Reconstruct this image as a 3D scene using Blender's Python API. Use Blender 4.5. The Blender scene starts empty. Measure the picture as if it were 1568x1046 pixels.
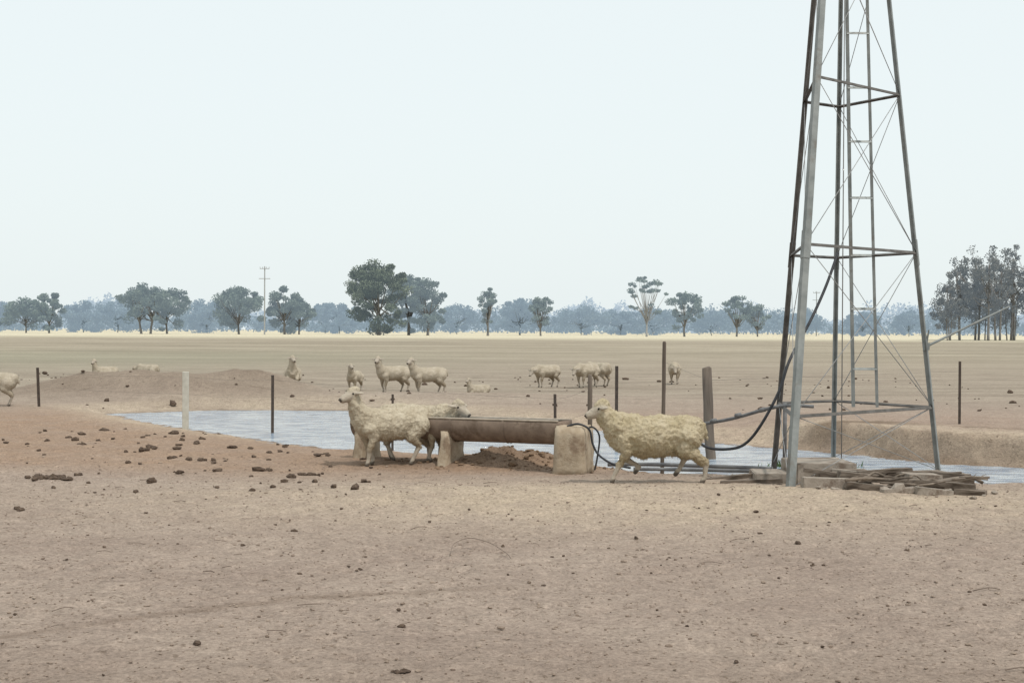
import bpy, math, random
import numpy as np
from mathutils import Vector, Matrix, noise
R = random.Random(7)
scene = bpy.context.scene
COL = scene.collection

# ------------------------------------------------------------------ helpers
def link(ob):
    COL.objects.link(ob); return ob

class MB:
    def __init__(s): s.v=[]; s.f=[]; s.m=[]
    def add(s, vs, fs, mi=0):
        o=len(s.v); s.v+= [tuple(p) for p in vs]
        s.f+= [tuple(i+o for i in f) for f in fs]; s.m+=[mi]*len(fs)
    def rings(s, rings, mi=0, caps=True):
        n=len(rings[0]); vs=[p for r in rings for p in r]; fs=[]
        for i in range(len(rings)-1):
            for j in range(n):
                a=i*n+j; b=i*n+(j+1)%n
                fs.append((a,b,b+n,a+n))
        if caps:
            fs.append(tuple(range(n-1,-1,-1))); k=(len(rings)-1)*n
            fs.append(tuple(range(k,k+n)))
        s.add(vs,fs,mi)
    def tube(s, pts, rads, n=8, mi=0):
        pts=[Vector(p) for p in pts]
        if not hasattr(rads,'__len__'): rads=[rads]*len(pts)
        rings=[]; up=None
        for i,p in enumerate(pts):
            t=(pts[min(i+1,len(pts)-1)]-pts[max(i-1,0)]).normalized()
            if up is None:
                up=Vector((0,0,1)) if abs(t.z)<0.9 else Vector((1,0,0))
            a=t.cross(up).normalized(); b=a.cross(t).normalized(); up=b
            rings.append([p+rads[i]*(math.cos(q)*a+math.sin(q)*b) for q in [2*math.pi*k/n for k in range(n)]])
        s.rings(rings,mi)
    def box(s, c, size, rotz=0, mi=0, jit=0, taper=1.0, tilt=0):
        c=Vector(c); hx,hy,hz=[q/2 for q in size]
        M=Matrix.Rotation(rotz,3,'Z')@Matrix.Rotation(tilt,3,'Y')
        vs=[]
        for z in (-hz,hz):
            k=taper if z>0 else 1
            for x,y in ((-hx,-hy),(hx,-hy),(hx,hy),(-hx,hy)):
                vs.append(c+M@(Vector((x*k,y*k,z))+Vector([R.uniform(-jit,jit) for _ in range(3)])))
        s.add(vs,[(3,2,1,0),(4,5,6,7),(0,1,5,4),(1,2,6,5),(2,3,7,6),(3,0,4,7)],mi)
    def ball(s, c, r, mi=0, seg=12, rg=8, M=None):
        c=Vector(c)
        if not hasattr(r,'__len__'): r=(r,r,r)
        M=M or Matrix.Identity(3)
        vs=[c+M@Vector((0,0,-r[2]))]
        for i in range(1,rg):
            th=math.pi*i/rg
            for j in range(seg):
                ph=2*math.pi*j/seg
                vs.append(c+M@Vector((r[0]*math.sin(th)*math.cos(ph),r[1]*math.sin(th)*math.sin(ph),-r[2]*math.cos(th))))
        vs.append(c+M@Vector((0,0,r[2]))); fs=[]
        for j in range(seg): fs.append((0,1+(j+1)%seg,1+j))
        for i in range(rg-2):
            for j in range(seg):
                a=1+i*seg+j; b=1+i*seg+(j+1)%seg
                fs.append((a,b,b+seg,a+seg))
        L=len(vs)-1
        for j in range(seg): fs.append((L,1+(rg-2)*seg+j,1+(rg-2)*seg+(j+1)%seg))
        s.add(vs,fs,mi)
    def mesh(s,name,mats=(),smooth=False):
        me=bpy.data.meshes.new(name); me.from_pydata([tuple(p) for p in s.v],[],s.f)
        for m in mats: me.materials.append(m)
        me.polygons.foreach_set('material_index',s.m)
        me.polygons.foreach_set('use_smooth',[smooth]*len(s.f)); me.update()
        return me
    def obj(s,name,mats=(),smooth=False,bevel=0,parent=None,auto=False):
        ob=link(bpy.data.objects.new(name,s.mesh(name,mats,smooth)))
        if bevel:
            b=ob.modifiers.new('bevel','BEVEL'); b.width=bevel; b.segments=2; b.limit_method='ANGLE'
        if parent: ob.parent=parent
        return ob

def catmull(pts,k=8):
    P=[Vector(p) for p in pts]; P=[P[0]]+P+[P[-1]]; out=[]
    for i in range(1,len(P)-2):
        for j in range(k):
            t=j/k; a,b,c,d=P[i-1],P[i],P[i+1],P[i+2]
            out.append(0.5*((2*b)+(c-a)*t+(2*a-5*b+4*c-d)*t*t+(3*b-a-3*c+d)*t**3))
    out.append(P[-2]); return out

def npmesh(name,verts,quads,mats,k=4,smooth=False,attr=None,matidx=None):
    me=bpy.data.meshes.new(name); nv=len(verts); nf=len(quads)
    me.vertices.add(nv); me.vertices.foreach_set('co',verts.astype(np.float32).ravel())
    me.loops.add(nf*k); me.loops.foreach_set('vertex_index',quads.astype(np.int32).ravel())
    me.polygons.add(nf); me.polygons.foreach_set('loop_start',np.arange(0,nf*k,k,dtype=np.int32))
    me.polygons.foreach_set('loop_total',np.full(nf,k,dtype=np.int32))
    me.polygons.foreach_set('use_smooth',np.full(nf,smooth))
    for m in mats: me.materials.append(m)
    if matidx is not None: me.polygons.foreach_set('material_index',matidx.astype(np.int32))
    me.update(calc_edges=True); me.validate()
    if attr is not None:
        for n,(typ,arr) in attr.items():
            a=me.attributes.new(n,typ,'POINT')
            a.data.foreach_set('color' if typ=='FLOAT_COLOR' else 'value',arr.astype(np.float32).ravel())
    return me

# ------------------------------------------------------------------ materials
def newmat(name):
    m=bpy.data.materials.new(name); m.use_nodes=True
    nt=m.node_tree; b=nt.nodes['Principled BSDF']; b.inputs['Specular IOR Level'].default_value=0.25
    return m,nt,b
def N(nt,typ,**kw):
    n=nt.nodes.new(typ)
    for k,v in kw.items(): setattr(n,k,v)
    return n
def mixc(nt,fac,a,b,blend='MIX'):
    n=N(nt,'ShaderNodeMix',data_type='RGBA',blend_type=blend)
    for s,val in ((0,fac),(6,a),(7,b)):
        if hasattr(val,'is_linked'): nt.links.new(val,n.inputs[s])
        else: n.inputs[s].default_value= val if s==0 else (*val[:3],1)
    return n.outputs[2]
def noi(nt,scale,vec=None,detail=5,rough=0.6):
    n=N(nt,'ShaderNodeTexNoise'); n.inputs['Scale'].default_value=scale; n.inputs['Detail'].default_value=detail
    n.inputs['Roughness'].default_value=rough
    if vec is not None: nt.links.new(vec,n.inputs['Vector'])
    return n.outputs['Fac']
def ramp(nt,fac,a,b,lo=0.,hi=1.):
    n=N(nt,'ShaderNodeMapRange'); nt.links.new(fac,n.inputs[0])
    n.inputs[1].default_value=a; n.inputs[2].default_value=b; n.inputs[3].default_value=lo; n.inputs[4].default_value=hi
    return n.outputs[0]
def math_(nt,op,a,b):
    n=N(nt,'ShaderNodeMath',operation=op)
    for i,val in enumerate((a,b)):
        if hasattr(val,'is_linked'): nt.links.new(val,n.inputs[i])
        else: n.inputs[i].default_value=val
    return n.outputs[0]
def bump(nt,b,h,strength,dist):
    n=N(nt,'ShaderNodeBump'); n.inputs['Strength'].default_value=strength; n.inputs['Distance'].default_value=dist
    nt.links.new(h,n.inputs['Height']); nt.links.new(n.outputs[0],b.inputs['Normal'])
def coord(nt,scale=(1,1,1)):
    t=N(nt,'ShaderNodeTexCoord'); mp=N(nt,'ShaderNodeMapping'); mp.inputs['Scale'].default_value=scale
    nt.links.new(t.outputs['Object'],mp.inputs[0]); return mp.outputs[0]
def simple(name,c1,c2,scale=8,rough=0.85,bs=0.4,bd=0.01,metal=0,stretch=(1,1,1),c3=None,c3lo=.52,c3f=1.):
    m,nt,b=newmat(name); v=coord(nt,stretch)
    f=ramp(nt,noi(nt,scale,v),0.35,0.65); c=mixc(nt,f,c1,c2)
    if c3:
        f3=ramp(nt,noi(nt,scale*0.35,v,6,0.7),c3lo,c3lo+.1,0,c3f); c=mixc(nt,f3,c,c3)
    nt.links.new(c,b.inputs['Base Color']); b.inputs['Roughness'].default_value=rough; b.inputs['Metallic'].default_value=metal
    bump(nt,b,noi(nt,scale*4,v),bs,bd); return m

M_steel=simple('galvanised_steel',(.20,.215,.21),(.30,.315,.305),6,.6,.15,.003,.3,c3=(.17,.145,.12),c3lo=.58,c3f=.6)
M_steel_dark=simple('weathered_steel',(.085,.078,.070),(.15,.14,.13),9,.7,.2,.003,.2)
M_rod=simple('steel_rod',(.24,.24,.24),(.34,.34,.33),9,.55,.1,.002,.3)
M_rust=simple('rusty_trough_steel',(.17,.125,.095),(.25,.19,.145),7,.65,.3,.004,.1,c3=(.12,.085,.06))
M_rim=simple('trough_rim',(.34,.29,.23),(.44,.38,.31),12,.7,.3,.003)
M_conc=simple('weathered_concrete',(.37,.29,.205),(.48,.40,.30),9,.95,.6,.015,c3=(.27,.2,.14))
M_conc2=simple('grey_concrete',(.26,.22,.18),(.37,.32,.27),8,.95,.6,.015,c3=(.17,.13,.1))
M_wood=simple('old_timber',(.10,.08,.065),(.19,.155,.125),10,.95,.8,.01,stretch=(1,1,.12))
M_timber=simple('weathered_sleeper',(.12,.095,.075),(.27,.22,.175),10,.95,.8,.012,stretch=(.2,1,1),c3=(.08,.06,.045))
M_pale=simple('pale_post_paint',(.42,.40,.34),(.52,.50,.44),12,.9,.4,.005)
M_picket=simple('dark_picket_steel',(.055,.045,.038),(.10,.075,.06),20,.8,.3,.003)
M_poly=simple('black_poly_pipe',(.025,.028,.032),(.05,.05,.055),15,.5,.1,.002)
M_pipe=simple('grey_pipe',(.12,.12,.125),(.19,.19,.19),12,.55,.2,.003)
M_clod=simple('dung_and_clod',(.06,.042,.032),(.14,.10,.072),30,1,.6,.01)
M_peb=simple('pebble_soil',(.17,.125,.095),(.34,.27,.215),3,1,.5,.005)
M_twig=simple('dead_twig',(.16,.12,.095),(.26,.21,.17),30,.95,.3,.003)
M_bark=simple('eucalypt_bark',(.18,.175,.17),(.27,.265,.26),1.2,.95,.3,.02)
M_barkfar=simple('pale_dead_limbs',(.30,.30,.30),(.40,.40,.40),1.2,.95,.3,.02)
M_barkhazy=simple('hazy_bark',(.22,.26,.29),(.29,.33,.36),1.2,.95,.3,.02)  # bluish tone is distance haze painted into the bark colour

def leafmat(name,c1,c2,haze_em=0,haze_col=(.50,.62,.72)):
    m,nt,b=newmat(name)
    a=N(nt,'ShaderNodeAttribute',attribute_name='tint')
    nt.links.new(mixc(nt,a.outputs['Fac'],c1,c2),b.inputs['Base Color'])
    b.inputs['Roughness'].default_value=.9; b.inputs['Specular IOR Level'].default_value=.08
    if haze_em: b.inputs['Emission Color'].default_value=(*haze_col,1); b.inputs['Emission Strength'].default_value=haze_em  # distance haze put into the leaf material as a faint glow
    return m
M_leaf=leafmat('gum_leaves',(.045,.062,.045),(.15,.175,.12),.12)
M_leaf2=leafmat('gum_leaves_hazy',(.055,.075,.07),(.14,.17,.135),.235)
M_leaf3=leafmat('distant_leaves_hazy',(.06,.085,.10),(.10,.13,.14),.41,(.50,.63,.74))  # bluish base colour carries painted distance haze as well
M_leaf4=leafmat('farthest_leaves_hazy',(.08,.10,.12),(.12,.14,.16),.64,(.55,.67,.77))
M_leafg=leafmat('she_oak_leaves',(.06,.060,.054),(.16,.152,.125),.15)

# ------------------------------------------------------------------ terrain
def hsh(ix,iy,s):
    n=np.sin(ix*127.1+iy*311.7+s*74.7)*43758.5453
    return n-np.floor(n)
def vn(x,y,s=0):
    x=np.asarray(x,float); y=np.asarray(y,float)
    ix=np.floor(x); iy=np.floor(y); fx=x-ix; fy=y-iy
    fx=fx*fx*(3-2*fx); fy=fy*fy*(3-2*fy)
    return (hsh(ix,iy,s)*(1-fx)+hsh(ix+1,iy,s)*fx)*(1-fy)+(hsh(ix,iy+1,s)*(1-fx)+hsh(ix+1,iy+1,s)*fx)*fy
def fbm(x,y,o=4,s=0):
    t=0; a=.5; n=0
    for i in range(o):
        t=t+a*vn(x*2**i,y*2**i,s+i); n+=a; a*=.5
    return t/n
def ss(a,b,x):
    t=np.clip((x-a)/(b-a),0,1); return t*t*(3-2*t)

POND=[(-8.0,28.3),(-6.2,29.7),(-3.6,29.9),(-1.1,28.3),(.77,25.4),(2.24,22.6),(3.8,20.8),(4.7,19.7),(5.6,18.5),(6.5,17.8),(8.5,17.0),(11,16.4),(13,15.6),(13,13.6),(10,13.5),(7.2,14.2),(5.9,15.0),(5.1,15.5),(3.8,15.9),(2.8,16.3),(2.1,16.6),(1.55,17.2),(.57,18.5),(-.74,18.9),(-2.1,19.5),(-3.3,21.1),(-4.3,22.4),(-6.1,25.0),(-7.4,27.3)]
def pond_sd(x,y):
    x=np.asarray(x,float); y=np.asarray(y,float)
    d=np.full(x.shape,1e9); ins=np.zeros(x.shape,bool); n=len(POND)
    for i in range(n):
        ax,ay=POND[i]; bx,by=POND[(i+1)%n]
        ex,ey=bx-ax,by-ay; t=np.clip(((x-ax)*ex+(y-ay)*ey)/(ex*ex+ey*ey),0,1)
        d=np.minimum(d,np.hypot(x-ax-t*ex,y-ay-t*ey))
        c=((ay>y)!=(by>y))
        xi=(bx-ax)*(y-ay)/((by-ay) if by!=ay else 1e-9)+ax
        ins^= c&(x<xi)
    return np.where(ins,-d,d)
WL=-0.15
def H(x,y):
    x=np.asarray(x,float); y=np.asarray(y,float)
    g=lambda cx,cy,sx,sy:np.exp(-((x-cx)/sx)**2-((y-cy)/sy)**2)
    near=1-ss(40,80,y)
    b=(.07*(fbm(x/4,y/4,3,3)-.5)+.028*(fbm(x/.5,y/.5,3,9)-.5))*near
    b=b+.12*g(.8,13.0,3.2,1.0)-.06*g(.3,16.2,2.8,1.0)+.05*g(-5,17,2.5,2)
    b=b+.18*g(.0,16.85,.70,.34)*(.6+.8*fbm(x/.15,y/.15,3,5))
    wx=ss(-12.5,-9.5,x)*(1-ss(-6.5,-3.2,x))
    b=b+.55*wx*np.exp(-((y-32.8-.4*np.sin(x))/1.5)**2)*(.7+.6*fbm(x/.8,y/.8,3,11))
    b=b+.2*np.exp(-((x+1)/4.5)**2-((y-31.5)/1.2)**2)
    far=ss(-1,1,(y-18.0)+ (x-5.5)*.5)*ss(3.6,4.8,x)*(1-ss(12,14,x))
    sd=pond_sd(x,y)
    sdn=sd+.28*(fbm(x/.7,y/.7,3,21)-.5)+.1*(fbm(x/.2,y/.2,2,22)-.5)
    b=b+.24*far*(1-ss(1.2,4.5,sd))
    w=1.1-.75*far-.4*ss(4,5.5,x)*(1-far)
    out=WL+(b-WL)*ss(0,1,sdn/w)
    ins=WL-.4*ss(0,1,-sdn)
    z=np.where(sdn>0,out,ins)
    z=z+.4*ss(60,300,y)
    hp=np.clip(.40-fbm(x/.11,y/.11,2,51),0,.2)*-.12   # hoof pocks
    mic=(.016*(fbm(x/.16,y/.16,2,31)-.5)+.014*(fbm(x/.07,y/.07,2,33)-.5)+hp)*(1-ss(22,32,y))
    return z+mic
def Hz(x,y): return float(H(np.array([x]),np.array([y]))[0])

def geo(a,b,n): return list(a*(b/a)**(np.arange(1,n+1)/n))
xd=list(np.arange(-9,9.001,.055)); gx=geo(9,2500,60)
xs=np.array([-q for q in gx[::-1]]+xd+gx)
ys=np.array([-400,-150,-60,-25,-10,-3,0,2,3.5]+list(np.arange(4.5,24,.045))+list(np.arange(24,50,.16))+list(geo(50,3500,90)))
X,Y=np.meshgrid(xs,ys); Z=H(X,Y)
nx,ny=len(xs),len(ys)
V=np.stack([X.ravel(),Y.ravel(),Z.ravel()],1)
i=np.arange(ny-1)[:,None]*nx+np.arange(nx-1)[None,:]
Q=np.stack([i,i+1,i+1+nx,i+nx],-1).reshape(-1,4)
sdv=pond_sd(X,Y)
n1=fbm(X/2.2,Y/1.4,4,41)
orange=ss(14.2,16,Y+1.2*(n1-.5)-.12*np.abs(X+1))*(1-ss(24,31,Y))*(.3+.5*(1-ss(-1,4,X)))
orange=orange+.5*np.exp(-((X-.1)/1.6)**2-((Y-16.9)/.7)**2)
moundm=np.exp(-((Y-32.2)/1.5)**2)*ss(-12.5,-9.5,X)*(1-ss(-6.,-3,X))
sand=np.exp(-((Y-12.9)/1.6)**2-((X-1.5)/4.5)**2)*1.2+.9*np.exp(-((sdv-.5)/.7)**2)*(sdv>-.2)*ss(19,21,Y+ (X>4)*4)
dark=np.exp(-((X-5.05)/.8)**2-((Y-20.6)/.35)**2)*1.1+.8*np.exp(-((X-6.6)/1.5)**2-((Y-(20.4-.45*(X-5)))/.12)**2)  # painted shade: hollow and overhang of the far bank on the right
dark=dark+.8*ss(.16,0,sdv)*(sdv>-.3)+.5*moundm*(.6+n1*.8)
dark=dark+.55*np.exp(-((sdv-.22)/.14)**2)*ss(4,4.8,X)*(Y>17)  # shade under the steep far bank, painted as a dark strip
dark=dark+ .9*np.exp(-((X-.1)/1.1)**2-((Y-17.0)/.4)**2)*(.4+n1)+.45*np.exp(-((X+1.3)/1.0)**2-((Y-16.8)/.5)**2)
dark=dark+.35*np.exp(-((Y-15.3)/.5)**2-((X-.5)/2.2)**2)*(n1*1.6)
sX=X+2.6
ty=7.2+.931*sX-.138*sX**2+.05*np.sin(X*3)
dark=dark+.48*np.exp(-((Y-ty)/.07)**2)*(1-ss(-.4,.3,X))*(.5+fbm(X/.3,Y/.3,2,5))
dark=dark+.45*np.exp(-((X-3.0)/1.4)**2)*ss(6.9,6.0,Y)*(n1)
dark=dark+ .2*ss(7.6,6.2,Y)
green=np.exp(-((Y-75)/22)**2)*(1-ss(-20,5,X))
C=np.stack([np.clip(orange,0,1),np.clip(sand,0,1),np.clip(dark,0,1),np.clip(green,0,1)],-1)
m,nt,b=newmat('dry_earth'); b.inputs['Roughness'].default_value=1; b.inputs['Specular IOR Level'].default_value=.05
at=N(nt,'ShaderNodeAttribute',attribute_name='masks'); sep=N(nt,'ShaderNodeSeparateColor'); nt.links.new(at.outputs['Color'],sep.inputs[0])
geoN=N(nt,'ShaderNodeNewGeometry'); sx=N(nt,'ShaderNodeSeparateXYZ'); nt.links.new(geoN.outputs['Position'],sx.inputs[0]); yv=sx.outputs['Y']
v=coord(nt); vs=coord(nt,(.16,.7,1)); vf=coord(nt,(.03,.12,1))
base=mixc(nt,ramp(nt,noi(nt,.8,v,6,.65),.35,.65),(.335,.262,.215),(.40,.32,.262))
base=mixc(nt,math_(nt,'MULTIPLY',sep.outputs[0],ramp(nt,noi(nt,1.3,v,5,.6),.3,.6,.55,1)),base,(.345,.238,.165))
base=mixc(nt,math_(nt,'MULTIPLY',sep.outputs[1],ramp(nt,noi(nt,1.7,v,5,.6),.3,.65,.4,1)),base,(.50,.405,.305))
field=mixc(nt,ramp(nt,noi(nt,1.0,vs,6,.7),.38,.62),(.29,.24,.19),(.40,.34,.27))
field=mixc(nt,ramp(nt,noi(nt,3.2,vs,5,.75),.54,.66,0,.7),field,(.16,.13,.10))
fld2=mixc(nt,ramp(nt,noi(nt,1.0,vf,6,.65),.38,.64),(.29,.25,.19),(.43,.375,.29))
fld2=mixc(nt,ramp(nt,noi(nt,7.0,vf,5,.8),.52,.64,0,.7),fld2,(.20,.17,.125))
base=mixc(nt,ramp(nt,yv,26,36),base,field)
base=mixc(nt,ramp(nt,yv,48,90),base,fld2)
base=mixc(nt,math_(nt,'MULTIPLY',at.outputs['Alpha'],.4),base,(.28,.285,.205))
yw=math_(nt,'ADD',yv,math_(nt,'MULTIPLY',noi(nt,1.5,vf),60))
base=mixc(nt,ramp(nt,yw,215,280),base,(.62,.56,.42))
fine=ramp(nt,noi(nt,38,v,6,.75),.3,.7,.62,1.30)
fmul=N(nt,'ShaderNodeVectorMath',operation='SCALE'); nt.links.new(base,fmul.inputs[0]); nt.links.new(fine,fmul.inputs['Scale'])
mid=ramp(nt,noi(nt,7,v,5,.7),.3,.7,.83,1.14)
fm2=N(nt,'ShaderNodeVectorMath',operation='SCALE'); nt.links.new(fmul.outputs[0],fm2.inputs[0]); nt.links.new(mid,fm2.inputs['Scale'])
spk=ramp(nt,noi(nt,22,v,3,.6),.61,.67,0,.65)
cc=mixc(nt,spk,fm2.outputs[0],(.15,.11,.08))
spk2=ramp(nt,noi(nt,5,v,6,.8),.60,.66,0,.5)
cc=mixc(nt,spk2,cc,(.18,.135,.105))
cc=mixc(nt,math_(nt,'MULTIPLY',sep.outputs[2],.75),cc,(.13,.09,.06))
nt.links.new(cc,b.inputs['Base Color'])
hh=math_(nt,'ADD',math_(nt,'MULTIPLY',noi(nt,9,v,6,.7),1.0),math_(nt,'MULTIPLY',noi(nt,60,v,4,.7),.35))
bump(nt,b,hh,.9,.045)
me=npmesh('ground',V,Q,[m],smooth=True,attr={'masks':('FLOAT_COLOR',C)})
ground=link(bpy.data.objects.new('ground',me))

# ------------------------------------------------------------------ water
m,nt,b=newmat('pond_water'); b.inputs['Roughness'].default_value=.05
b.inputs['Specular IOR Level'].default_value=.6
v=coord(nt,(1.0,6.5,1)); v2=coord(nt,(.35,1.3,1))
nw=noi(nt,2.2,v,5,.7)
nt.links.new(mixc(nt,ramp(nt,nw,.43,.57),(.17,.25,.36),(.62,.69,.74)),b.inputs['Base Color'])  # ripple light and dark painted into the base colour, besides the bump
h=math_(nt,'ADD',nw,math_(nt,'MULTIPLY',noi(nt,1.5,v2,2),.5)); bump(nt,b,h,.8,.09)
wxs=np.arange(-10,14.01,.5); wys=np.arange(12.5,31.01,.5); WX,WY=np.meshgrid(wxs,wys)
i=np.arange(len(wys)-1)[:,None]*len(wxs)+np.arange(len(wxs)-1)[None,:]
Qw=np.stack([i,i+1,i+1+len(wxs),i+len(wxs)],-1).reshape(-1,4)
water=link(bpy.data.objects.new('pond_water',npmesh('pond_water',np.stack([WX.ravel(),WY.ravel(),np.full(WX.size,WL)],1),Qw,[m])))

# ------------------------------------------------------------------ clods / pebbles / twigs
t=(1+5**.5)/2
ICO=np.array([(-1,t,0),(1,t,0),(-1,-t,0),(1,-t,0),(0,-1,t),(0,1,t),(0,-1,-t),(0,1,-t),(t,0,-1),(t,0,1),(-t,0,-1),(-t,0,1)])/math.hypot(1,t)
ICF=np.array([(0,11,5),(0,5,1),(0,1,7),(0,7,10),(0,10,11),(1,5,9),(5,11,4),(11,10,2),(10,7,6),(7,1,8),(3,9,4),(3,4,2),(3,2,6),(3,6,8),(3,8,9),(4,9,5),(2,4,11),(6,2,10),(8,6,7),(9,8,1)])
rng=np.random.default_rng(3)
def rocks(name,px,py,sz,mat,flat=.6,sink=.2,smooth=False,zoff=None):
    n=len(px); z=H(px,py) if zoff is None else H(px,py)+zoff
    keep=(z>WL+.01); px,py,sz,z=px[keep],py[keep],sz[keep],z[keep]; n=len(px)
    ang=rng.uniform(0,6.28,n); jit=1+rng.uniform(-.3,.3,(n,12,1))
    v=ICO[None]*jit*np.stack([rng.uniform(.7,1.4,n),rng.uniform(.6,1,n),rng.uniform(.5,1,n)*flat],1)[:,None,:]*sz[:,None,None]
    c,s=np.cos(ang)[:,None],np.sin(ang)[:,None]
    vx=v[...,0]*c-v[...,1]*s; vy=v[...,0]*s+v[...,1]*c
    vz=v[...,2]+sz[:,None]*flat*(.6-sink)
    P=np.stack([vx+px[:,None],vy+py[:,None],vz+z[:,None]],-1).reshape(-1,3)
    F=(ICF[None]+12*np.arange(n)[:,None,None]).reshape(-1,3)
    return link(bpy.data.objects.new(name,npmesh(name,P,F,[mat],k=3,smooth=smooth)))
n=190; px=rng.uniform(-8.5,-1.2,n); py=rng.uniform(13.2,22,n); sz=rng.gamma(2.,.010,n)+.010
n2=150; px=np.append(px,rng.uniform(-5,5.5,n2)); py=np.append(py,rng.uniform(6,14,n2)); sz=np.append(sz,rng.gamma(2.,.0038,n2)+.006)
n3=240; px=np.append(px,rng.uniform(-16,14,n3)); py=np.append(py,rng.uniform(27,48,n3)); sz=np.append(sz,rng.gamma(2.,.012,n3)+.015)
sp=[(210,755,.04),(385,757,.035),(410,720,.05),(562,740,.05),(330,722,.05),(265,705,.05),(235,690,.06),(310,672,.055),(357,687,.05),(225,667,.05),(120,730,.04),(30,785,.04)]
for u,w,s_ in sp:
    d=3376/(w-504)
    for k in range(5):
        px=np.append(px,(u-784)*d/2178+rng.normal(0,s_*.5)); py=np.append(py,d+rng.normal(0,s_*.5)); sz=np.append(sz,s_*rng.uniform(.5,.95))
for c,k,r_,s_ in (((-4.72,14.6),34,.09,.045),((-1.0,9.3),8,.05,.013),((-.50,6.48),9,.018,.017),((-2.15,15.2),12,.07,.03),((1.15,9.8),6,.05,.010),((3.0,10.3),6,.05,.011),((2.0,9.45),6,.05,.010),((-3.6,16.6),8,.08,.03)):
    px=np.append(px,c[0]+rng.normal(0,r_,k)); py=np.append(py,c[1]+rng.normal(0,r_*.7,k)); sz=np.append(sz,s_*rng.uniform(.6,1.3,k))
rocks('dung_clods',px,py,sz,M_clod,.75)
n=260; rocks('earth_clods',rng.normal(.0,.75,n),rng.normal(16.7,.30,n),rng.gamma(2.,.006,n)+.005,simple('clod_earth',(.15,.10,.065),(.25,.17,.11),8,1,.5,.01),.7)
n=10000; py=5.6+ (rng.uniform(0,1,n)**1.3)*11; px=rng.uniform(-.40,.40,n)*py*1.15
rocks('pebbles',px,py,rng.gamma(2.,.0019,n)+.0025,M_peb,.7)
tw=MB()
def ground_path(pts,lift=.012): return [(a,b_,Hz(a,b_)+lift+c) for a,b_,c in pts]
tw.tube(catmull(ground_path([(-.42,9.85,0),(-.40,10.05,.05),(-.30,10.25,.08),(-.16,10.1,.06),(-.04,9.8,.02),(.0,9.65,.0)])),.003,5)
for k in range(60):
    a=R.uniform(-4.5,5.5); b_=R.uniform(6,15); L=R.uniform(.04,.16); q=R.uniform(-.5,.5)
    tw.tube(catmull(ground_path([(a,b_,0),(a+L*.5*math.cos(q)+.01,b_+L*.5*math.sin(q)+R.uniform(-.02,.02),.006),(a+L*math.cos(q),b_+L*math.sin(q),0)]),3),R.uniform(.0015,.004),5)
tw.obj('fallen_twigs',[M_twig],True)

# ------------------------------------------------------------------ fence posts
def post(x,y,ztop,r,mat,name,kind='picket',topx=None,wob=0):
    mb=MB(); z0=Hz(x,y)-.25; tx=x if topx is None else topx
    if kind=='picket':
        for a in range(3):
            q=a*2.094+R.uniform(-.2,.2); dx,dy=math.cos(q)*r,math.sin(q)*r; e=.25*r
            n_=(-math.sin(q)*e,math.cos(q)*e)
            vs=[]
            for zz,xx in ((z0,x),(ztop,tx)):
                vs+=[(xx-n_[0],y-n_[1],zz),(xx+dx-n_[0],y+dy-n_[1],zz),(xx+dx+n_[0],y+dy+n_[1],zz),(xx+n_[0],y+n_[1],zz)]
            mb.add(vs,[(3,2,1,0),(4,5,6,7),(0,1,5,4),(1,2,6,5),(2,3,7,6),(3,0,4,7)])
        ob=mb.obj(name,[mat])
    elif kind=='round':
        pts=[];rr=[]
        for k in range(9):
            f=k/8; pts.append((x+(tx-x)*f+R.uniform(-1,1)*r*.12,y+R.uniform(-1,1)*r*.1,z0+(ztop-z0)*f)); rr.append(r*(1.05-.15*f+R.uniform(-.05,.05)))
        pts.append((tx,y,ztop+.015)); rr.append(r*.6)
        mb.tube(pts,rr,11); ob=mb.obj(name,[mat],True)
    else:
        mb.box(((x+tx)/2,y,(z0+ztop)/2),(r*2,r*2,ztop-z0),.2,jit=.004); ob=mb.obj(name,[mat],bevel=.008)
    return ob
post(-9.2,27.7,.78,.028,M_picket,'fence_post',topx=-9.24)
post(-5.25,22.9,.86,.050,M_pale,'fence_post','square')
post(-3.92,23.3,.80,.026,M_picket,'fence_post')
post(-1.65,19.7,.66,.018,M_picket,'fence_post')
post(.62,19.8,.67,.022,M_picket,'fence_post',topx=.60)
post(.90,16.25,1.04,.028,M_wood,'fence_post','round',topx=.895)
post(1.62,22.0,1.01,.028,M_picket,'fence_post')
post(1.73,16.3,1.42,.023,M_wood,'fence_post','round',topx=1.745)
post(2.70,19.0,1.06,.070,M_wood,'fence_post','round',topx=2.60)
post(7.56,24.0,1.07,.024,M_picket,'fence_post')
w=MB()
FP=[(-9.2,27.7,.7),(-5.25,22.9,.78),(-3.92,23.3,.72),(.60,19.8,.60),(.90,16.25,.9)]
for k in range(2):
    for a,b_ in zip(FP[:-1],FP[1:]):
        a=Vector(a)-Vector((0,0,.28*k)); b_=Vector(b_)-Vector((0,0,.28*k)); mid=(a+b_)/2-Vector((0,0,.03)); w.tube(catmull([a,mid,b_],4),.0012,4)
a=Vector((1.74,16.3,1.2)); b_=Vector((2.62,19.0,.9)); w.tube([a,b_],.0012,4); w.tube([b_,(7.56,24,.9)],.0012,4)
w.obj('fence_wire',[M_steel_dark])

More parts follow.
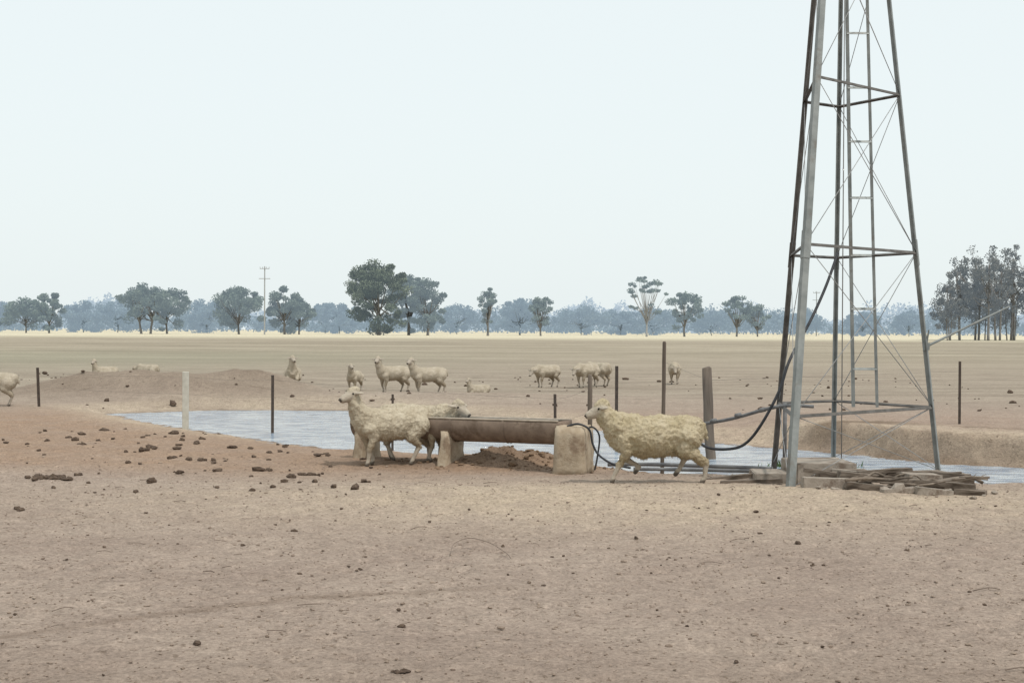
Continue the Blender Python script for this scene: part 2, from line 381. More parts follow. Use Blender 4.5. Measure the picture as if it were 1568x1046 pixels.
# ------------------------------------------------------------------ trough
tr=bpy.data.objects.new('water_trough',None); link(tr)
A=Vector((-1.86,17.35,.425)); B=Vector((.60,16.02,.455)); ax=(B-A).normalized(); sd_=Vector((ax.y,-ax.x,0)).normalized(); up=Vector((0,0,1))
mb=MB(); rad=.19
def prof(r,P): return [P+sd_*(r*math.cos(q))-up*(r*math.sin(q)) for q in [-.45+(math.pi+.9)*k/22 for k in range(23)]]
rings=[]
for k in range(21):
    P=A.lerp(B,k/20); o=prof(rad*(1+R.uniform(-.006,.006)),P); inn=prof(rad-.008,P)[::-1]; rings.append(o+inn)
mb.rings(rings,0)
for P in (A,B):
    o=prof(rad-.002,P-ax*.004); o2=prof(rad-.002,P+ax*.004); mb.rings([o,o2],0)
mb.obj('trough_shell',[M_rust],True,parent=tr)
mb=MB()
rc=rad*math.cos(.45); rs_=rad*math.sin(.45)
for sg in (-1,1): mb.tube([A+sd_*rc*sg+up*(rs_+.003),B+sd_*rc*sg+up*(rs_+.003)],.012,8)
mb.obj('trough_rim',[M_rim],True,parent=tr)
mb=MB()
for k in (.5,.75):
    P=A.lerp(B,k); q=prof(rad+.006,P-ax*.012); q2=prof(rad+.006,P+ax*.012); mb.rings([q,q2],0,caps=False)
mb.obj('trough_strap',[M_rust],True,parent=tr)
mb=MB(); o=-.01
a=A+ax*.01-up*o; b_=B-ax*.01-up*o; hw=.178
mb.add([a-sd_*hw,a+sd_*hw,b_+sd_*hw,b_-sd_*hw],[(0,1,2,3)])
mb.obj('trough_water',[bpy.data.materials['pond_water']],parent=tr)
def rough_block(name,c,size,rotz,mat,taper=.85,amp=.02,parent=None,seed=0,cuts=5,bev=.06,smooth=True):
    import bmesh
    bm=bmesh.new(); bmesh.ops.create_cube(bm,size=1)
    bmesh.ops.bevel(bm,geom=bm.edges[:],offset=bev,segments=2,affect='EDGES')
    bmesh.ops.subdivide_edges(bm,edges=[e for e in bm.edges if e.calc_length()>.3],cuts=cuts,use_grid_fill=True)
    for v_ in bm.verts:
        k=1+(taper-1)*(v_.co.z+.5)
        v_.co=Vector((v_.co.x*k*size[0],v_.co.y*k*size[1],v_.co.z*size[2]))
        v_.co+=noise.noise_vector(v_.co*6+Vector((seed*3.1,0,0)))*amp+noise.noise_vector(v_.co*22+Vector((seed,9,0)))*amp*.35
    me=bpy.data.meshes.new(name); bm.to_mesh(me); bm.free(); me.materials.append(mat)
    for p in me.polygons: p.use_smooth=smooth
    ob=link(bpy.data.objects.new(name,me)); ob.location=c; ob.rotation_euler=(0,0,rotz)
    if parent: ob.parent=parent
    return ob
rz=math.atan2(ax.y,ax.x)
rough_block('end_block',(.70,15.95,.20),(.37,.42,.58),rz+.15,M_conc,.92,.02,tr,1,5,.04)
P=A.lerp(B,.47); rough_block('support_middle',(P.x,P.y-.02,.14),(.13,.48,.54),rz,M_conc,.66,.03,tr,2)
P=A.lerp(B,.04); rough_block('support_end',(P.x,P.y,.14),(.17,.42,.5),rz,M_conc,.7,.03,tr,3)
mb=MB()
mb.tube(catmull([(.62,15.80,.49),(.74,15.74,.52),(.86,15.72,.46),(.90,15.72,.30),(.97,15.68,.18),(1.12,15.6,.09),(1.3,15.5,.06)]),.012,8)
mb.tube(catmull([(.80,15.9,.42),(.90,15.85,.48),(.98,15.85,.38),(.96,15.85,.15),(.93,15.85,.0)]),.010,8)
mb.obj('trough_float_hose',[M_poly],True)

# ------------------------------------------------------------------ windmill tower
tower=bpy.data.objects.new('windmill_tower',None); link(tower)
AP=Vector((3.53,15.2,9.4))
legs={'F':Vector((2.66,13.60,-.02)),'R':Vector((4.69,15.55,-.02)),'C':Vector((3.85,17.0,-.02)),'L':Vector((3.02,16.4,-.02))}
def at_z(k,z):
    p=legs[k]; t_=(z-p.z)/(AP.z-p.z); return p.lerp(AP,t_)
def angle_bar(mb,p0,p1,w_,t_,out,mi=0,w2=None):
    d=(p1-p0).normalized(); o=(out-d*out.dot(d)).normalized(); s_=d.cross(o).normalized()
    a=(o+s_).normalized(); b_=(o-s_).normalized(); rs=[]
    for P,w3 in ((p0,w_),(p1,w2 or w_)):
        c=P+o*w3*.35
        rs.append([c,c-a*w3,c-a*w3-b_*t_,c-a*t_-b_*t_,c-b_*w3-a*t_,c-b_*w3])
    mb.rings(rs,mi)
for k,w_,mat in (('F',.070,M_steel),('R',.058,M_steel),('C',.042,M_steel),('L',.056,M_steel_dark)):
    mb=MB(); out=legs[k]-Vector((AP.x,AP.y,legs[k].z))
    z0=-.3
    angle_bar(mb,at_z(k,z0),at_z(k,8.9),w_,.007,out,0,w_*.75)
    for zz in (2.42,5.8): angle_bar(mb,at_z(k,zz-.14)+out.normalized()*.006,at_z(k,zz+.14)+out.normalized()*.006,w_*1.05,.008,out)
    mb.obj('leg_'+k.lower(),[mat],parent=tower)
mb=MB(); mr=MB()
order=['F','R','C','L']; lev=[.74,2.42,4.12,5.75,7.3]
for z in lev:
    for a,b_ in zip(order,order[1:]+order[:1]):
        pa,pb=at_z(a,z),at_z(b_,z); out=(pa+pb)/2-Vector((AP.x,AP.y,z))
        angle_bar(mb,pa,pb,.034,.005,Vector((0,0,1))+out.normalized()*.3)
mb.obj('girts',[M_steel_dark],parent=tower)
for za,zb in zip([.05]+lev[:-1],lev):
    for a,b_ in zip(order,order[1:]+order[:1]):
        if (a,b_)==('C','L'): continue
        mr.tube([at_z(a,za),at_z(b_,zb)],.0042,5); mr.tube([at_z(b_,za),at_z(a,zb)],.0042,5)
mr.tube([(3.53,15.2,.2),(3.53,15.2,8.9)],.006,6)
mr.obj('brace_rods',[M_rod],True,parent=tower)
mb=MB()
b0=Vector((4.03,16.2,.70)); b1=Vector((3.785,15.72,5.3)); b1=b0+(b1-b0)*1.6
hw0=.142; hw1=.125
side=Vector((1,-.0,0))
for sg in (-1,1): angle_bar(mb,b0+side*hw0*sg,b1+side*hw1*sg*.85,.034,.005,Vector((sg,-1,0)))
zz=[1.14,1.82,2.42,3.06,3.68,4.27,4.86,5.4,6.0,6.6,7.2]
for z in zz:
    t_=(z-b0.z)/(b1.z-b0.z); P=b0.lerp(b1,t_); hw=hw0+(hw1*.85-hw0)*t_
    angle_bar(mb,P-side*hw,P+side*hw,.028,.005,Vector((0,-.3,1)))
mb.obj('ladder',[M_steel],parent=tower)
mb=MB(); mb.box((3.53,15.2,8.85),(.5,.5,.04)); mb.box((3.53,15.2,9.1),(.16,.2,.4))
mb.obj('head_platform',[M_steel_dark],parent=tower)
mb=MB(); p0=at_z('R',1.40); mb.tube([p0,(5.45,15.6,1.84)],[.014,.010],8); mb.box(p0,(.06,.05,.08)); mb.tube([p0,p0+Vector((.02,-.02,.18))],.010,6)
mb.obj('stay_rod',[M_steel],parent=tower)
mb=MB()
mb.tube(catmull([(3.66,16.0,2.44),(3.48,15.8,2.05),(3.27,15.6,1.67),(2.99,15.3,1.25),(2.86,15.2,.92),(2.67,15.2,.56),(2.52,15.25,.36),(2.36,15.3,.29),(2.12,15.35,.30),(1.94,15.5,.42),(1.85,15.6,.5)]),.016,8)
mb.obj('poly_hose',[M_poly],True)
mb=MB()
mb.tube(catmull([(1.75,16.25,.42),(2.05,16.2,.475),(2.45,15.8,.585),(2.78,15.4,.72),(3.0,15.3,.76),(3.25,15.3,.75)]),.019,8)
mb.tube([(3.0,15.6,.77),(3.0,15.6,.1)],.022,8)
for k in (.3,.62,.93):
    a=Vector((2.05,16.2,.475)).lerp(Vector((2.78,15.4,.72)),k); mb.tube([a-Vector((.025,-.02,.008)),a+Vector((.025,-.02,.008))],.026,10)
mb.obj('delivery_pipe',[M_pipe],True)
mb=MB()
mb.tube(catmull([(1.1,16.2,.03),(1.5,16.1,.045),(2.1,15.9,.05),(2.85,15.5,.06)]),.022,8)
mb.tube(catmull([(1.35,15.7,.03),(1.9,15.65,.03),(2.7,15.3,.05)]),.020,8)
mb.obj('suction_pipe',[M_pipe],True)

# plinth + rubble
rough_block('concrete_plinth',(3.14,14.55,.07),(.62,.70,.34),.05,M_conc2,.98,.006,None,4,5,.02,False)
rough_block('concrete_slab',(2.82,14.6,.02),(.70,.60,.20),-.06,M_conc2,.97,.006,None,5,5,.02,False)
pile=bpy.data.objects.new('sleeper_rubble_pile',None); link(pile)
specs=[(3.02,13.55,.05,.50,.13,.10,.05),(3.45,13.4,.04,.6,.14,.06,-.06),(3.50,13.75,.10,.7,.12,.07,.10),(3.85,13.5,.06,.5,.13,.10,-.15),(3.98,13.8,.10,.36,.20,.12,.2),
(4.22,13.65,.06,.45,.14,.12,.32),(4.30,14.0,.10,.32,.2,.12,-.3),(3.72,14.1,.09,.6,.12,.09,.05),(3.40,13.95,.14,.5,.08,.05,-.2),(4.30,13.3,.03,.28,.14,.08,-.5),(2.40,14.2,.02,.62,.09,.04,-.05),(2.25,14.6,.02,.5,.08,.04,.02),
(3.92,13.2,.02,.35,.12,.07,.1),(4.42,14.1,.06,.26,.15,.12,.5),(3.28,14.1,.11,.5,.14,.12,.02),(4.10,14.15,.13,.33,.11,.08,-.1),(3.62,13.2,.02,.4,.08,.05,.25),(4.12,13.4,.08,.5,.09,.05,-.35),(3.15,13.8,.13,.62,.10,.04,-.12),(3.65,13.9,.17,.55,.09,.035,.15)]
for j,(x,y,z,l,wd,ht,rz_) in enumerate(specs):
    o=rough_block('sleeper_%d'%(j+1),(x,y,Hz(x,y)+z),(l,wd,ht),rz_,M_timber if j%4 else M_conc2,.98,.006,pile,j+10,6,.015,False); o.rotation_euler[1]=R.uniform(-.12,.12)
n=150; rr=rocks('rubble_stones',rng.uniform(2.8,4.6,n),rng.normal(13.7,.28,n),rng.gamma(2.,.012,n)+.010,M_conc2,.7)
mb=MB()
for k in range(26):
    x=R.uniform(3.2,4.4); y=R.uniform(13.2,14.1); z=Hz(x,y)+R.uniform(.03,.15); q=R.uniform(-.7,.7); L=R.uniform(.15,.45)
    mb.tube(catmull([(x-L/2*math.cos(q),y-L/2*math.sin(q),z+R.uniform(-.05,.03)),(x,y,z+.02),(x+L/2*math.cos(q),y+L/2*math.sin(q),z+R.uniform(-.06,.04))],3),[R.uniform(.006,.018)]*7,6)
for dx in (.0,.05,-.04):
    x=4.52+dx; mb.tube(catmull([(x,14.1,.0),(x+.03,14.1,.09),(x+.09+dx,14.1,.15)],3),.004,5)
mb.obj('broken_branches',[M_timber],True)
mb=MB()
for k in range(160):
    x=R.gauss(3.75,.28); y=R.gauss(17.6,.08)+.3; z=max(Hz(x,y),WL); hgt=R.uniform(.04,.11); q=R.uniform(0,6.28)
    dx,dy=math.cos(q)*.012,math.sin(q)*.012
    mb.add([(x-dx,y-dy,z),(x+dx,y+dy,z),(x+R.uniform(-.04,.04),y,z+hgt)],[(0,1,2)])
mb.obj('water_weeds',[simple('weed_green',(.05,.09,.03),(.09,.14,.05),5)])

# ------------------------------------------------------------------ sheep
def woolmat(name,c1,c2,dirt,hair):
    m,nt,b=newmat(name); v=coord(nt)
    a=N(nt,'ShaderNodeAttribute',attribute_name='kind'); sp_=N(nt,'ShaderNodeSeparateColor'); nt.links.new(a.outputs['Color'],sp_.inputs[0])
    c=mixc(nt,ramp(nt,noi(nt,7,v,4,.6),.35,.65),c1,c2)
    c=mixc(nt,ramp(nt,noi(nt,26,v,4,.65),.46,.70,0,.42),c,dirt)
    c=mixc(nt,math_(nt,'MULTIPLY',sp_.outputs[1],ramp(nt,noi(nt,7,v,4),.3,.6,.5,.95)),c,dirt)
    h_=mixc(nt,ramp(nt,noi(nt,20,v),.4,.6),hair,tuple(q*.85 for q in hair))
    c=mixc(nt,sp_.outputs[0],h_,c); c=mixc(nt,sp_.outputs[2],c,(.05,.038,.033))
    nt.links.new(c,b.inputs['Base Color']); b.inputs['Roughness'].default_value=1; b.inputs['Specular IOR Level'].default_value=.05
    bump(nt,b,noi(nt,60,v,4,.7),.9,.014); return m
M_eye,_,bb=newmat('sheep_eye'); bb.inputs['Base Color'].default_value=(.012,.009,.008,1); bb.inputs['Roughness'].default_value=.2
W1=woolmat('wool_running',(.45,.38,.25),(.54,.465,.335),(.28,.215,.13),(.47,.41,.33))
W2=woolmat('wool_cream',(.46,.395,.295),(.55,.485,.375),(.29,.225,.15),(.47,.41,.33))
W3=woolmat('wool_dusty',(.40,.345,.265),(.48,.42,.335),(.26,.205,.145),(.43,.375,.31))

def sheep_mesh(name,mat,poll,muzz,legs4,lying=False,vox=.011,tufts=5000,seed=1,fat=1.,hs=1.,neck=1.,amp=.6):
    rs=random.Random(seed); nr=np.random.default_rng(seed)
    dz=-.25 if lying else 0.
    mb=MB()
    sec=[(-.51,.535,.05,.06),(-.48,.52,.10,.12),(-.42,.50,.145,.165),(-.33,.49,.168,.19),(-.2,.478,.178,.2),(-.05,.468,.188,.208),(.1,.465,.186,.212),(.22,.472,.172,.21),(.32,.49,.150,.195),(.41,.515,.115,.155),(.47,.54,.06,.085)]
    rings=[]
    for x,z,w_,h_ in sec:
        w_*=fat; h_*=hs; r=[]
        for k in range(20):
            q=2*math.pi*k/20; sy=math.cos(q); sz_=math.sin(q)
            ww=w_*(1-.12*max(0,sz_)) if sz_>0 else w_*(1-.10*sz_*sz_)
            r.append((x,ww*sy,z+dz+h_*sz_+(1-hs)*.2))
        rings.append(r)
    mb.rings(rings)
    segs=[]
    def cap(p,q,r0,r1,hair):
        p=Vector(p);q=Vector(q); mb.ball(p,r0,seg=12,rg=8); mb.ball(q,r1,seg=12,rg=8); mb.tube([p,q],[r0,r1],12); segs.append((p,q,r0,r1,hair))
    segs.append((Vector((-.36,0,.48+dz)),Vector((.32,0,.48+dz)),.19,.19,False))
    poll=Vector(poll); muzz=Vector(muzz)
    nb=Vector((.33,0,.55+dz)); nm=nb.lerp(poll,.55)+Vector((.015,0,-.02))
    cap(nb,nm,.145*neck,.100*neck,False); cap(nm,poll+Vector((-.0,0,-.015)),.100*neck,.078,False)
    hd=(muzz-poll)
    a=poll+hd*.18; b_=poll+hd*.60
    cap(poll,a,.074,.072,True); cap(a,b_,.070,.052,True); cap(b_,muzz,.052,.040,True)
    hdn=hd.normalized(); sid=Vector((0,0,1)).cross(hdn).normalized(); upv=hdn.cross(sid).normalized()
    jaw=a-upv*.035; cap(jaw,muzz-upv*.012,.045,.032,True)
    cap(poll-hdn*.02+upv*.02,poll+upv*.035+hdn*.02,.066,.055,False)
    for sg in (-1,1):
        base_=poll+hdn*.015+sid*sg*.06+upv*.02; tip=base_+sid*sg*.105+upv*.0-hdn*.035-upv*.012
        E=(tip-base_).normalized(); Yv=hdn; Zv=E.cross(Yv).normalized(); Yv=Zv.cross(E)
        Mx=Matrix((E,Yv,Zv)).transposed(); mb.ball((base_+tip)/2,(.066,.032,.014),M=Mx); segs.append((base_,tip,.02,.015,True))
    cap((-.49,0,.56+dz),(-.535,0,.46+dz),.035,.022,False)
    hoof=[]
    for key,(dx,lift) in legs4.items():
        s_=1 if key[1]=='l' else -1
        if key[0]=='f':
            if lying:
                cap((.28,.1*s_,.22),(.40,.11*s_,.08),.075,.05,False); cap((.40,.11*s_,.07),(.26,.12*s_,.035),.035,.025,True); continue
            sh=Vector((.29,.085*s_,.44)); el=Vector((.25,.10*s_,.345)); hf=Vector((.27+dx,.085*s_,.02+lift))
            kn=Vector((.275+dx*.5+lift*.35,.092*s_,.19+lift*.45)); fe=hf+Vector((-.005-lift*.3,0,.06))
            cap(sh,el,.095,.062,False); cap(el,kn,.056,.033,False); cap(kn,fe,.030,.021,True); cap(fe,hf+Vector((.012,0,.005)),.023,.025,True)
        else:
            if lying:
                cap((-.30,.1*s_,.24),(-.16,.15*s_,.10),.12,.07,False); cap((-.16,.16*s_,.08),(-.34,.16*s_,.035),.04,.028,True); continue
            hp=Vector((-.34,.085*s_,.47)); st=Vector((-.27+dx*.3,.105*s_,.355)); hf=Vector((-.37+dx,.09*s_,.02+lift))
            hk=Vector((-.425+dx*.75,.098*s_,.215+lift*.6)); fe=hf+Vector((-.015-lift*.2,0,.06))
            cap(hp,st,.13,.082,False); cap(st,hk,.074,.037,False); cap(hk,fe,.032,.022,True); cap(fe,hf+Vector((.012,0,.005)),.024,.026,True)
        hoof.append(hf)
    import bmesh
    me=mb.mesh('tmp'); bm=bmesh.new(); bm.from_mesh(me); bmesh.ops.recalc_face_normals(bm,faces=bm.faces[:]); bm.to_mesh(me); bm.free()
    ob=link(bpy.data.objects.new('tmp',me))
    r_=ob.modifiers.new('r','REMESH'); r_.mode='VOXEL'; r_.voxel_size=vox; r_.use_smooth_shade=True
    sm=ob.modifiers.new('s','SMOOTH'); sm.factor=.5; sm.iterations=max(2,int(.055/vox))
    bpy.context.view_layer.update(); dg=bpy.context.evaluated_depsgraph_get()
    m2=bpy.data.meshes.new_from_object(ob.evaluated_get(dg)); bpy.data.objects.remove(ob)
    n=len(m2.vertices); co=np.empty(n*3,np.float32); m2.vertices.foreach_get('co',co); co=co.reshape(-1,3).astype(float)
    no=np.empty(n*3,np.float32); m2.vertices.foreach_get('normal',no); no=no.reshape(-1,3).astype(float)
    dh=np.full(n,9.); dw=np.full(n,9.)
    for p,q,r0,r1,hair in segs:
        p=np.array(p);q=np.array(q); e=q-p; t_=np.clip(((co-p)@e)/(e@e+1e-9),0,1)
        d=np.linalg.norm(co-p-t_[:,None]*e,axis=1)-(r0+(r1-r0)*t_)
        if hair: dh=np.minimum(dh,d)
        else: dw=np.minimum(dw,d)
    wool=ss(-.012,.012,dh-dw)
    for k in range(n):
        if wool[k]>.05:
            p=Vector(co[k]); q=Vector((seed*5.,0,0))
            a_=noise.noise(p*8+q)*.018+noise.noise(p*22+q)*.012+noise.noise(p*50+q)*.008
            co[k]+=no[k]*a_*wool[k]*amp
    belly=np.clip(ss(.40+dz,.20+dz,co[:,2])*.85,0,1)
    mz=np.array(muzz); dark=ss(.034,.022,np.linalg.norm(co-mz-np.array(hdn)*.035,axis=1))
    if not lying:
        for hf in hoof: dark=np.maximum(dark,ss(.045,.03,np.linalg.norm(co-np.array(hf),axis=1)))
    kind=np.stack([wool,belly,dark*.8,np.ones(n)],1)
    idx=nr.choice(np.where(wool>.6)[0],tufts); c=co[idx]+no[idx]*-.002; nn=no[idx]
    tv=nr.normal(0,1,(tufts,3)); tv-= (tv*nn).sum(1)[:,None]*nn; tv/=np.linalg.norm(tv,axis=1)[:,None]+1e-9
    wd=nr.uniform(.0015,.004,tufts)[:,None]; ln=nr.uniform(.007,.018,tufts)[:,None]
    tip=c+nn*ln*.75+nr.normal(0,.45,(tufts,3))*ln+np.array([-.2,0,-.5])*ln
    TV=np.stack([c-tv*wd,c+tv*wd,tip],1).reshape(-1,3); TK=np.repeat(kind[idx],3,axis=0)
    polys=[tuple(p.vertices) for p in m2.polygons]
    allv=[tuple(p) for p in co]+[tuple(p) for p in TV]
    allf=polys+[(n+3*k,n+3*k+1,n+3*k+2) for k in range(tufts)]
    base_n=len(allv); nf0=len(allf)
    eb=MB()
    for sg in (-1,1):
        eb.ball(a+sid*sg*.062+upv*.022+hdn*.014,.012,seg=8,rg=6)
        eb.ball(muzz+hdn*.034+sid*sg*.016+upv*.010,.006,seg=6,rg=5)
    allv+=eb.v; allf+=[tuple(i_+base_n for i_ in f_) for f_ in eb.f]
    out=bpy.data.meshes.new(name); out.from_pydata(allv,[],allf); out.materials.append(mat); out.materials.append(M_eye)
    mi=np.zeros(len(allf),np.int32); mi[nf0:]=1; out.polygons.foreach_set('material_index',mi)
    out.polygons.foreach_set('use_smooth',np.ones(len(allf),bool))
    at_=out.attributes.new('kind','FLOAT_COLOR','POINT')
    kk=np.concatenate([kind,TK,np.ones((len(allv)-n-len(TV),4))]); at_.data.foreach_set('color',kk.astype(np.float32).ravel())
    out.update(); return out
def put(me,x,y,heading,s=1.,z=None):
    ob=link(bpy.data.objects.new('sheep',me)); ob.location=(x,y,(Hz(x,y) if z is None else z)-.008); ob.rotation_euler=(0,0,math.radians(heading)); ob.scale=(s,s,s); return ob

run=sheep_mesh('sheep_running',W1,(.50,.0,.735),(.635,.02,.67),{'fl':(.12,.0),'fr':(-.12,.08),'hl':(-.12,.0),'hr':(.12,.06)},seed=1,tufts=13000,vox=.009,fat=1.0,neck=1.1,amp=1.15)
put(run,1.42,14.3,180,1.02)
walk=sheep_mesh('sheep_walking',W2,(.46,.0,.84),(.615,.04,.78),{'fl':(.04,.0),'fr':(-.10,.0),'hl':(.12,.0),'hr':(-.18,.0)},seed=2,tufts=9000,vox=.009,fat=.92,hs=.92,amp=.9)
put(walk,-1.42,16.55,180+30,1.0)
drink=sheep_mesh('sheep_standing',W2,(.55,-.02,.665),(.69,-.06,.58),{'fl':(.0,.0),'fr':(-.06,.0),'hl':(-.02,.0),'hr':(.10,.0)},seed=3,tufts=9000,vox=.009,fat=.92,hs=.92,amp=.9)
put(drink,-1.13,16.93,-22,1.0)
st={'fl':(0,0),'fr':(-.05,0),'hl':(0,0),'hr':(.06,0)}
dA=sheep_mesh('sheep_alert',W3,(.46,.02,.84),(.58,.12,.78),st,seed=4,tufts=1500,vox=.016,hs=.88,fat=.9)
dC=sheep_mesh('sheep_lying',W3,(.44,.0,.60),(.56,.05,.54),st,lying=True,seed=6,tufts=1500,vox=.016)
dD=sheep_mesh('sheep_headlow',W3,(.58,.02,.52),(.70,.05,.38),st,seed=7,tufts=1500,vox=.016,hs=.9)
put(dA,-2.93,35,218,.98); put(dA,-2.03,34.4,205,.97)
put(dA,-3.98,36,258,.78); put(dC,-6.35,41.2,278,1.15,z=Hz(-6.35,41.2)+.02)
put(dC,-11.3,39.5,235,.85,z=Hz(-11.3,39.5)+.12); put(dD,-10.3,40.2,150,.8)
put(dA,-10.2,27.9,184,.98); put(dD,.95,39,222,.92); put(dD,2.05,39,232,.98); put(dD,2.42,40,128,.98)
put(dC,-.77,32.8,215,.62); put(dD,4.75,41.5,262,.95)

# ------------------------------------------------------------------ trees
def leaves(cent,size,nr,tints):
    n=len(cent); a=nr.normal(0,1,(n,3)); a/=np.linalg.norm(a,axis=1)[:,None]
    b_=np.cross(a,nr.normal(0,1,(n,3))); b_/=np.linalg.norm(b_,axis=1)[:,None]
    s1=size*nr.uniform(.5,1.2,n)[:,None]; s2=size*nr.uniform(.3,.8,n)[:,None]
    v=np.stack([cent-a*s1,cent-b_*s2*.8+a*s1*.1,cent+a*s1,cent+b_*s2],1).reshape(-1,3)
    f=np.arange(4*n).reshape(-1,4); return v,f,np.repeat(tints,4)
def tree(name,x,y,h,w,seed,mat=M_leaf,bark=M_bark,cb=.22,nc=45,lc=150,ls=.28,cr=.15,flat=.7,top=1.,trunks=1,shape='dome',tr=.022,hollow=.45):
    nr=np.random.default_rng(seed); rs=random.Random(seed); z0=Hz(x,y)-.2
    cents=[]
    while len(cents)<nc:
        p=nr.uniform(-1,1,3); r=np.linalg.norm(p)
        if r>1 or r<hollow*nr.uniform(.3,1.3): continue
        if shape=='dome': p[2]=abs(p[2])*1.0 if rs.random()<.5 else p[2]
        if shape=='umbrella': p[2]=abs(p[2])**.8*(1 if rs.random()<.75 else -.9)
        c=np.array([p[0]*w/2*(1-cr*.3),p[1]*w/2*(1-cr*.3),h*((1+cb)/2+p[2]*(1-cb)/2)])
        if shape=='umbrella': c[2]=h*(.55+.38*p[2]+.03*rs.random())
        c[2]=min(c[2],h*(1-cr*.35)); cents.append(c)
    cents=np.array(cents)
    L=[];T=[]
    for c in cents:
        rad=w*cr*nr.uniform(.5,1.2); k=int(lc*nr.uniform(.5,1.2))
        d=nr.normal(0,1,(k,3)); d/=np.linalg.norm(d,axis=1)[:,None]; d*= (nr.uniform(0,1,k)**.45)[:,None]
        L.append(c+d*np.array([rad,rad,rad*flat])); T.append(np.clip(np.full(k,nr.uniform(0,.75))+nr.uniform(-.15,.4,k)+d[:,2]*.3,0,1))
    L=np.concatenate(L)+np.array([x,y,z0]); T=np.concatenate(T)
    v,f,t_=leaves(L,ls,nr,T)
    mb=MB()
    for q in range(trunks):
        bx=x+(rs.uniform(-.15,.15)*w if trunks>1 else 0); th=h*(.45 if shape!='tall' else .8)
        top_=Vector((x+rs.uniform(-.04,.04)*w+(bx-x)*1.3,y,z0+th)); b0=Vector((bx,y,z0)); m_=b0.lerp(top_,.5)+Vector((rs.uniform(-.02,.02)*w,0,0))
        pts=catmull([b0,m_,top_],4); mb.tube(pts,[h*tr*(1.25-.85*i_/(len(pts)-1)) for i_ in range(len(pts))],7)
        for c in cents[:: max(1,int(len(cents)/16))]:
            s0=b0.lerp(top_,rs.uniform(.4,.95)); e=Vector(c)+Vector((x,y,z0)); mm=s0.lerp(e,.5)+Vector((0,0,-.03*h))
            pp=catmull([s0,mm,e],3); mb.tube(pp,[h*tr*.5*(1-.8*i_/(len(pp)-1)) for i_ in range(len(pp))],5)
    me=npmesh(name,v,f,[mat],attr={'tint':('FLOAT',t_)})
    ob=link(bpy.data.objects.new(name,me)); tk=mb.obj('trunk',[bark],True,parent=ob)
    return ob
def gum(u,y,h,w,seed,**k): tree('gum_tree',(u-784)*y/2178,y,h,w,seed,**k)
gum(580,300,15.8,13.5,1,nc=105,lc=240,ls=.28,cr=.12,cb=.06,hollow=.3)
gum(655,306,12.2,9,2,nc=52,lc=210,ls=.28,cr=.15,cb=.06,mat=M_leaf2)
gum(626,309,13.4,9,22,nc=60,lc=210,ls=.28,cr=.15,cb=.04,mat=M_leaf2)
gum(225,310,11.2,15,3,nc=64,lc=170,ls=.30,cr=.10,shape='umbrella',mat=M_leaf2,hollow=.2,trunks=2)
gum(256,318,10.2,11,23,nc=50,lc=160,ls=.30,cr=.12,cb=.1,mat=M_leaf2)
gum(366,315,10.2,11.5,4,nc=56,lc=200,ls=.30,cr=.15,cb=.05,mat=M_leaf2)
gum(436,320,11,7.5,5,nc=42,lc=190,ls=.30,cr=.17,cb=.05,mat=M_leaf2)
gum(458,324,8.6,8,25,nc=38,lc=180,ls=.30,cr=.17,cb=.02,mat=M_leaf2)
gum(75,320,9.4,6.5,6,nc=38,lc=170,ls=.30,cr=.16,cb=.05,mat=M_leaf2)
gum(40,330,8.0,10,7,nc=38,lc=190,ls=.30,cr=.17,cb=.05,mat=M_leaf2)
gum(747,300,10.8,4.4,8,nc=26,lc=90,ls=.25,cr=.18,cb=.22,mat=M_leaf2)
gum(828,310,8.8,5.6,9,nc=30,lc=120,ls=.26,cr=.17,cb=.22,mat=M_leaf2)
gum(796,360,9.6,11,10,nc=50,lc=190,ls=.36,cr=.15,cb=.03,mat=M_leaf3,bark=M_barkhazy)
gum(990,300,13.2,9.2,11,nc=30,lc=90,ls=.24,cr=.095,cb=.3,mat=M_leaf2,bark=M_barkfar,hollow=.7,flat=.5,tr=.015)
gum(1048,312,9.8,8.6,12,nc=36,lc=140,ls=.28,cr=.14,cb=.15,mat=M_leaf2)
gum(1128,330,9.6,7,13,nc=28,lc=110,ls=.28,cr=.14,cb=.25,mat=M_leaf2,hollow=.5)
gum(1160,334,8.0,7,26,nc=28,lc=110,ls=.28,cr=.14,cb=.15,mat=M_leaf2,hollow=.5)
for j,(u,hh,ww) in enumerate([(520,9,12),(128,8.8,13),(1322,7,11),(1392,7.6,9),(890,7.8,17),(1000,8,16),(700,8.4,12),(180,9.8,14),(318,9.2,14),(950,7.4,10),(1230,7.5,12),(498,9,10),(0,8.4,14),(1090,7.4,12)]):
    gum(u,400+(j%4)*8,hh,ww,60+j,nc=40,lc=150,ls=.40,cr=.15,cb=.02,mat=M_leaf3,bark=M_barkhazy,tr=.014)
for j,(u,hh,ww) in enumerate([(1450,9.,6),(1462,11.8,6),(1476,14.6,6),(1492,16.8,7),(1512,15.6,7),(1530,16.0,7.5),(1552,17.2,8),(1575,15.5,8),(1605,16,8),(1640,14,8),(1500,10,9),(1545,10,9)]):
    tree('she_oak_tree',(u-784)*(230+(j%4)*4)/2178,230+(j%4)*4,hh,ww,30+j,nc=40,lc=85,ls=.20,cr=.13,cb=.2,mat=M_leafg,shape='tall',tr=.010,flat=1.1,hollow=.1,trunks=2)

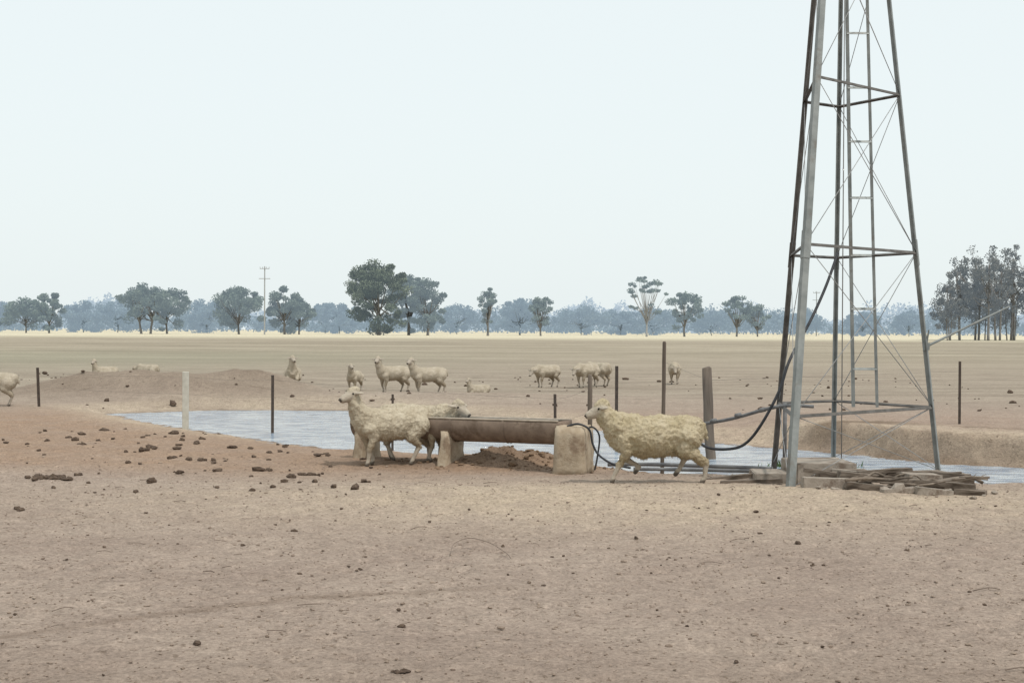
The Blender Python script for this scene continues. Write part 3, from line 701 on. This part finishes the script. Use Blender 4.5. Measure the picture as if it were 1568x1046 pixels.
def treeline(name,y0,y1,xr,n,hmin,hmax,ls,mat,seed,lc=26):
    nr=np.random.default_rng(seed); L=[];T=[]
    for k in range(n):
        x=nr.uniform(-xr,xr); y=nr.uniform(y0,y1)
        env=float(fbm(np.array([x/28.]),np.array([seed*7.]),4,seed)[0]); env=max(0,(env-.25)*1.7)
        h_=hmin+(hmax-hmin)*env*nr.uniform(.6,1.1); w_=nr.uniform(2.5,6)
        kk=int(lc*h_/6); d=nr.normal(0,1,(kk,3)); d/=np.linalg.norm(d,axis=1)[:,None]; d*=(nr.uniform(0,1,kk)**.4)[:,None]
        c=np.array([x,y,.3+h_*.52]); L.append(c+d*np.array([w_,w_,h_*.5])); T.append(np.clip(np.full(kk,nr.uniform(0,.8))+nr.uniform(-.2,.3,kk),0,1))
    L=np.concatenate(L); T=np.concatenate(T); v,f,t_=leaves(L,ls,nr,T)
    return link(bpy.data.objects.new(name,npmesh(name,v,f,[mat],attr={'tint':('FLOAT',t_)})))
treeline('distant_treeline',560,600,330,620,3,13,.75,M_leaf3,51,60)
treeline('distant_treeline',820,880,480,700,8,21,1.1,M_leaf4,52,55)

# ------------------------------------------------------------------ power poles
PT=simple('pole_timber',(.30,.31,.31),(.38,.39,.39),3)
def pole(x,y,h):
    z0=Hz(x,y); mb=MB(); mb.tube([(x,y,z0-.3),(x,y,z0+h)],[.17,.11],8)
    mb.box((x,y-.16,z0+h-.5),(2.0,.12,.14)); mb.box((x,y-.16,z0+h-2.6),(2.4,.12,.14))
    for dx in (-.95,-.4,.4,.95): mb.tube([(x+dx,y-.16,z0+h-.44),(x+dx,y-.16,z0+h-.12)],.06,6)
    return mb.obj('utility_pole',[PT])
pole((405-784)*300/2178,300,14.4); pole((1250-784)*420/2178,420,13.2)

# ------------------------------------------------------------------ light, sky, camera
sv=Vector((.30,-.36,.88)).normalized()
sun=bpy.data.lights.new('sun','SUN'); sun.energy=2.15; sun.angle=math.radians(2.0); sun.color=(1,.95,.88)
so=link(bpy.data.objects.new('sun',sun)); so.rotation_euler=sv.to_track_quat('Z','Y').to_euler(); so.location=(10,-10,30)
w_=bpy.data.worlds.new('World'); scene.world=w_; w_.use_nodes=True; nt=w_.node_tree
bg=nt.nodes['Background']; sk=nt.nodes.new('ShaderNodeTexSky'); sk.sky_type='NISHITA'; sk.sun_disc=False
sk.sun_elevation=math.asin(sv.z); sk.sun_rotation=math.atan2(sv.x,sv.y); sk.dust_density=4; sk.air_density=1.0
mx=nt.nodes.new('ShaderNodeMix'); mx.data_type='RGBA'; mx.inputs[0].default_value=.82
nt.links.new(sk.outputs[0],mx.inputs[6]); mx.inputs[7].default_value=(9.8,10.6,10.6,1)
nt.links.new(mx.outputs[2],bg.inputs[0]); bg.inputs[1].default_value=.10
cam=bpy.data.cameras.new('camera'); cam.lens=50; cam.sensor_width=36; cam.clip_end=6000; cam.clip_start=.1
co=link(bpy.data.objects.new('camera',cam)); co.location=(0,0,1.55); co.rotation_euler=(math.radians(90-.44),math.radians(-.3),0)
scene.camera=co
scene.view_settings.view_transform='Standard'; scene.view_settings.look='None'; scene.view_settings.exposure=0
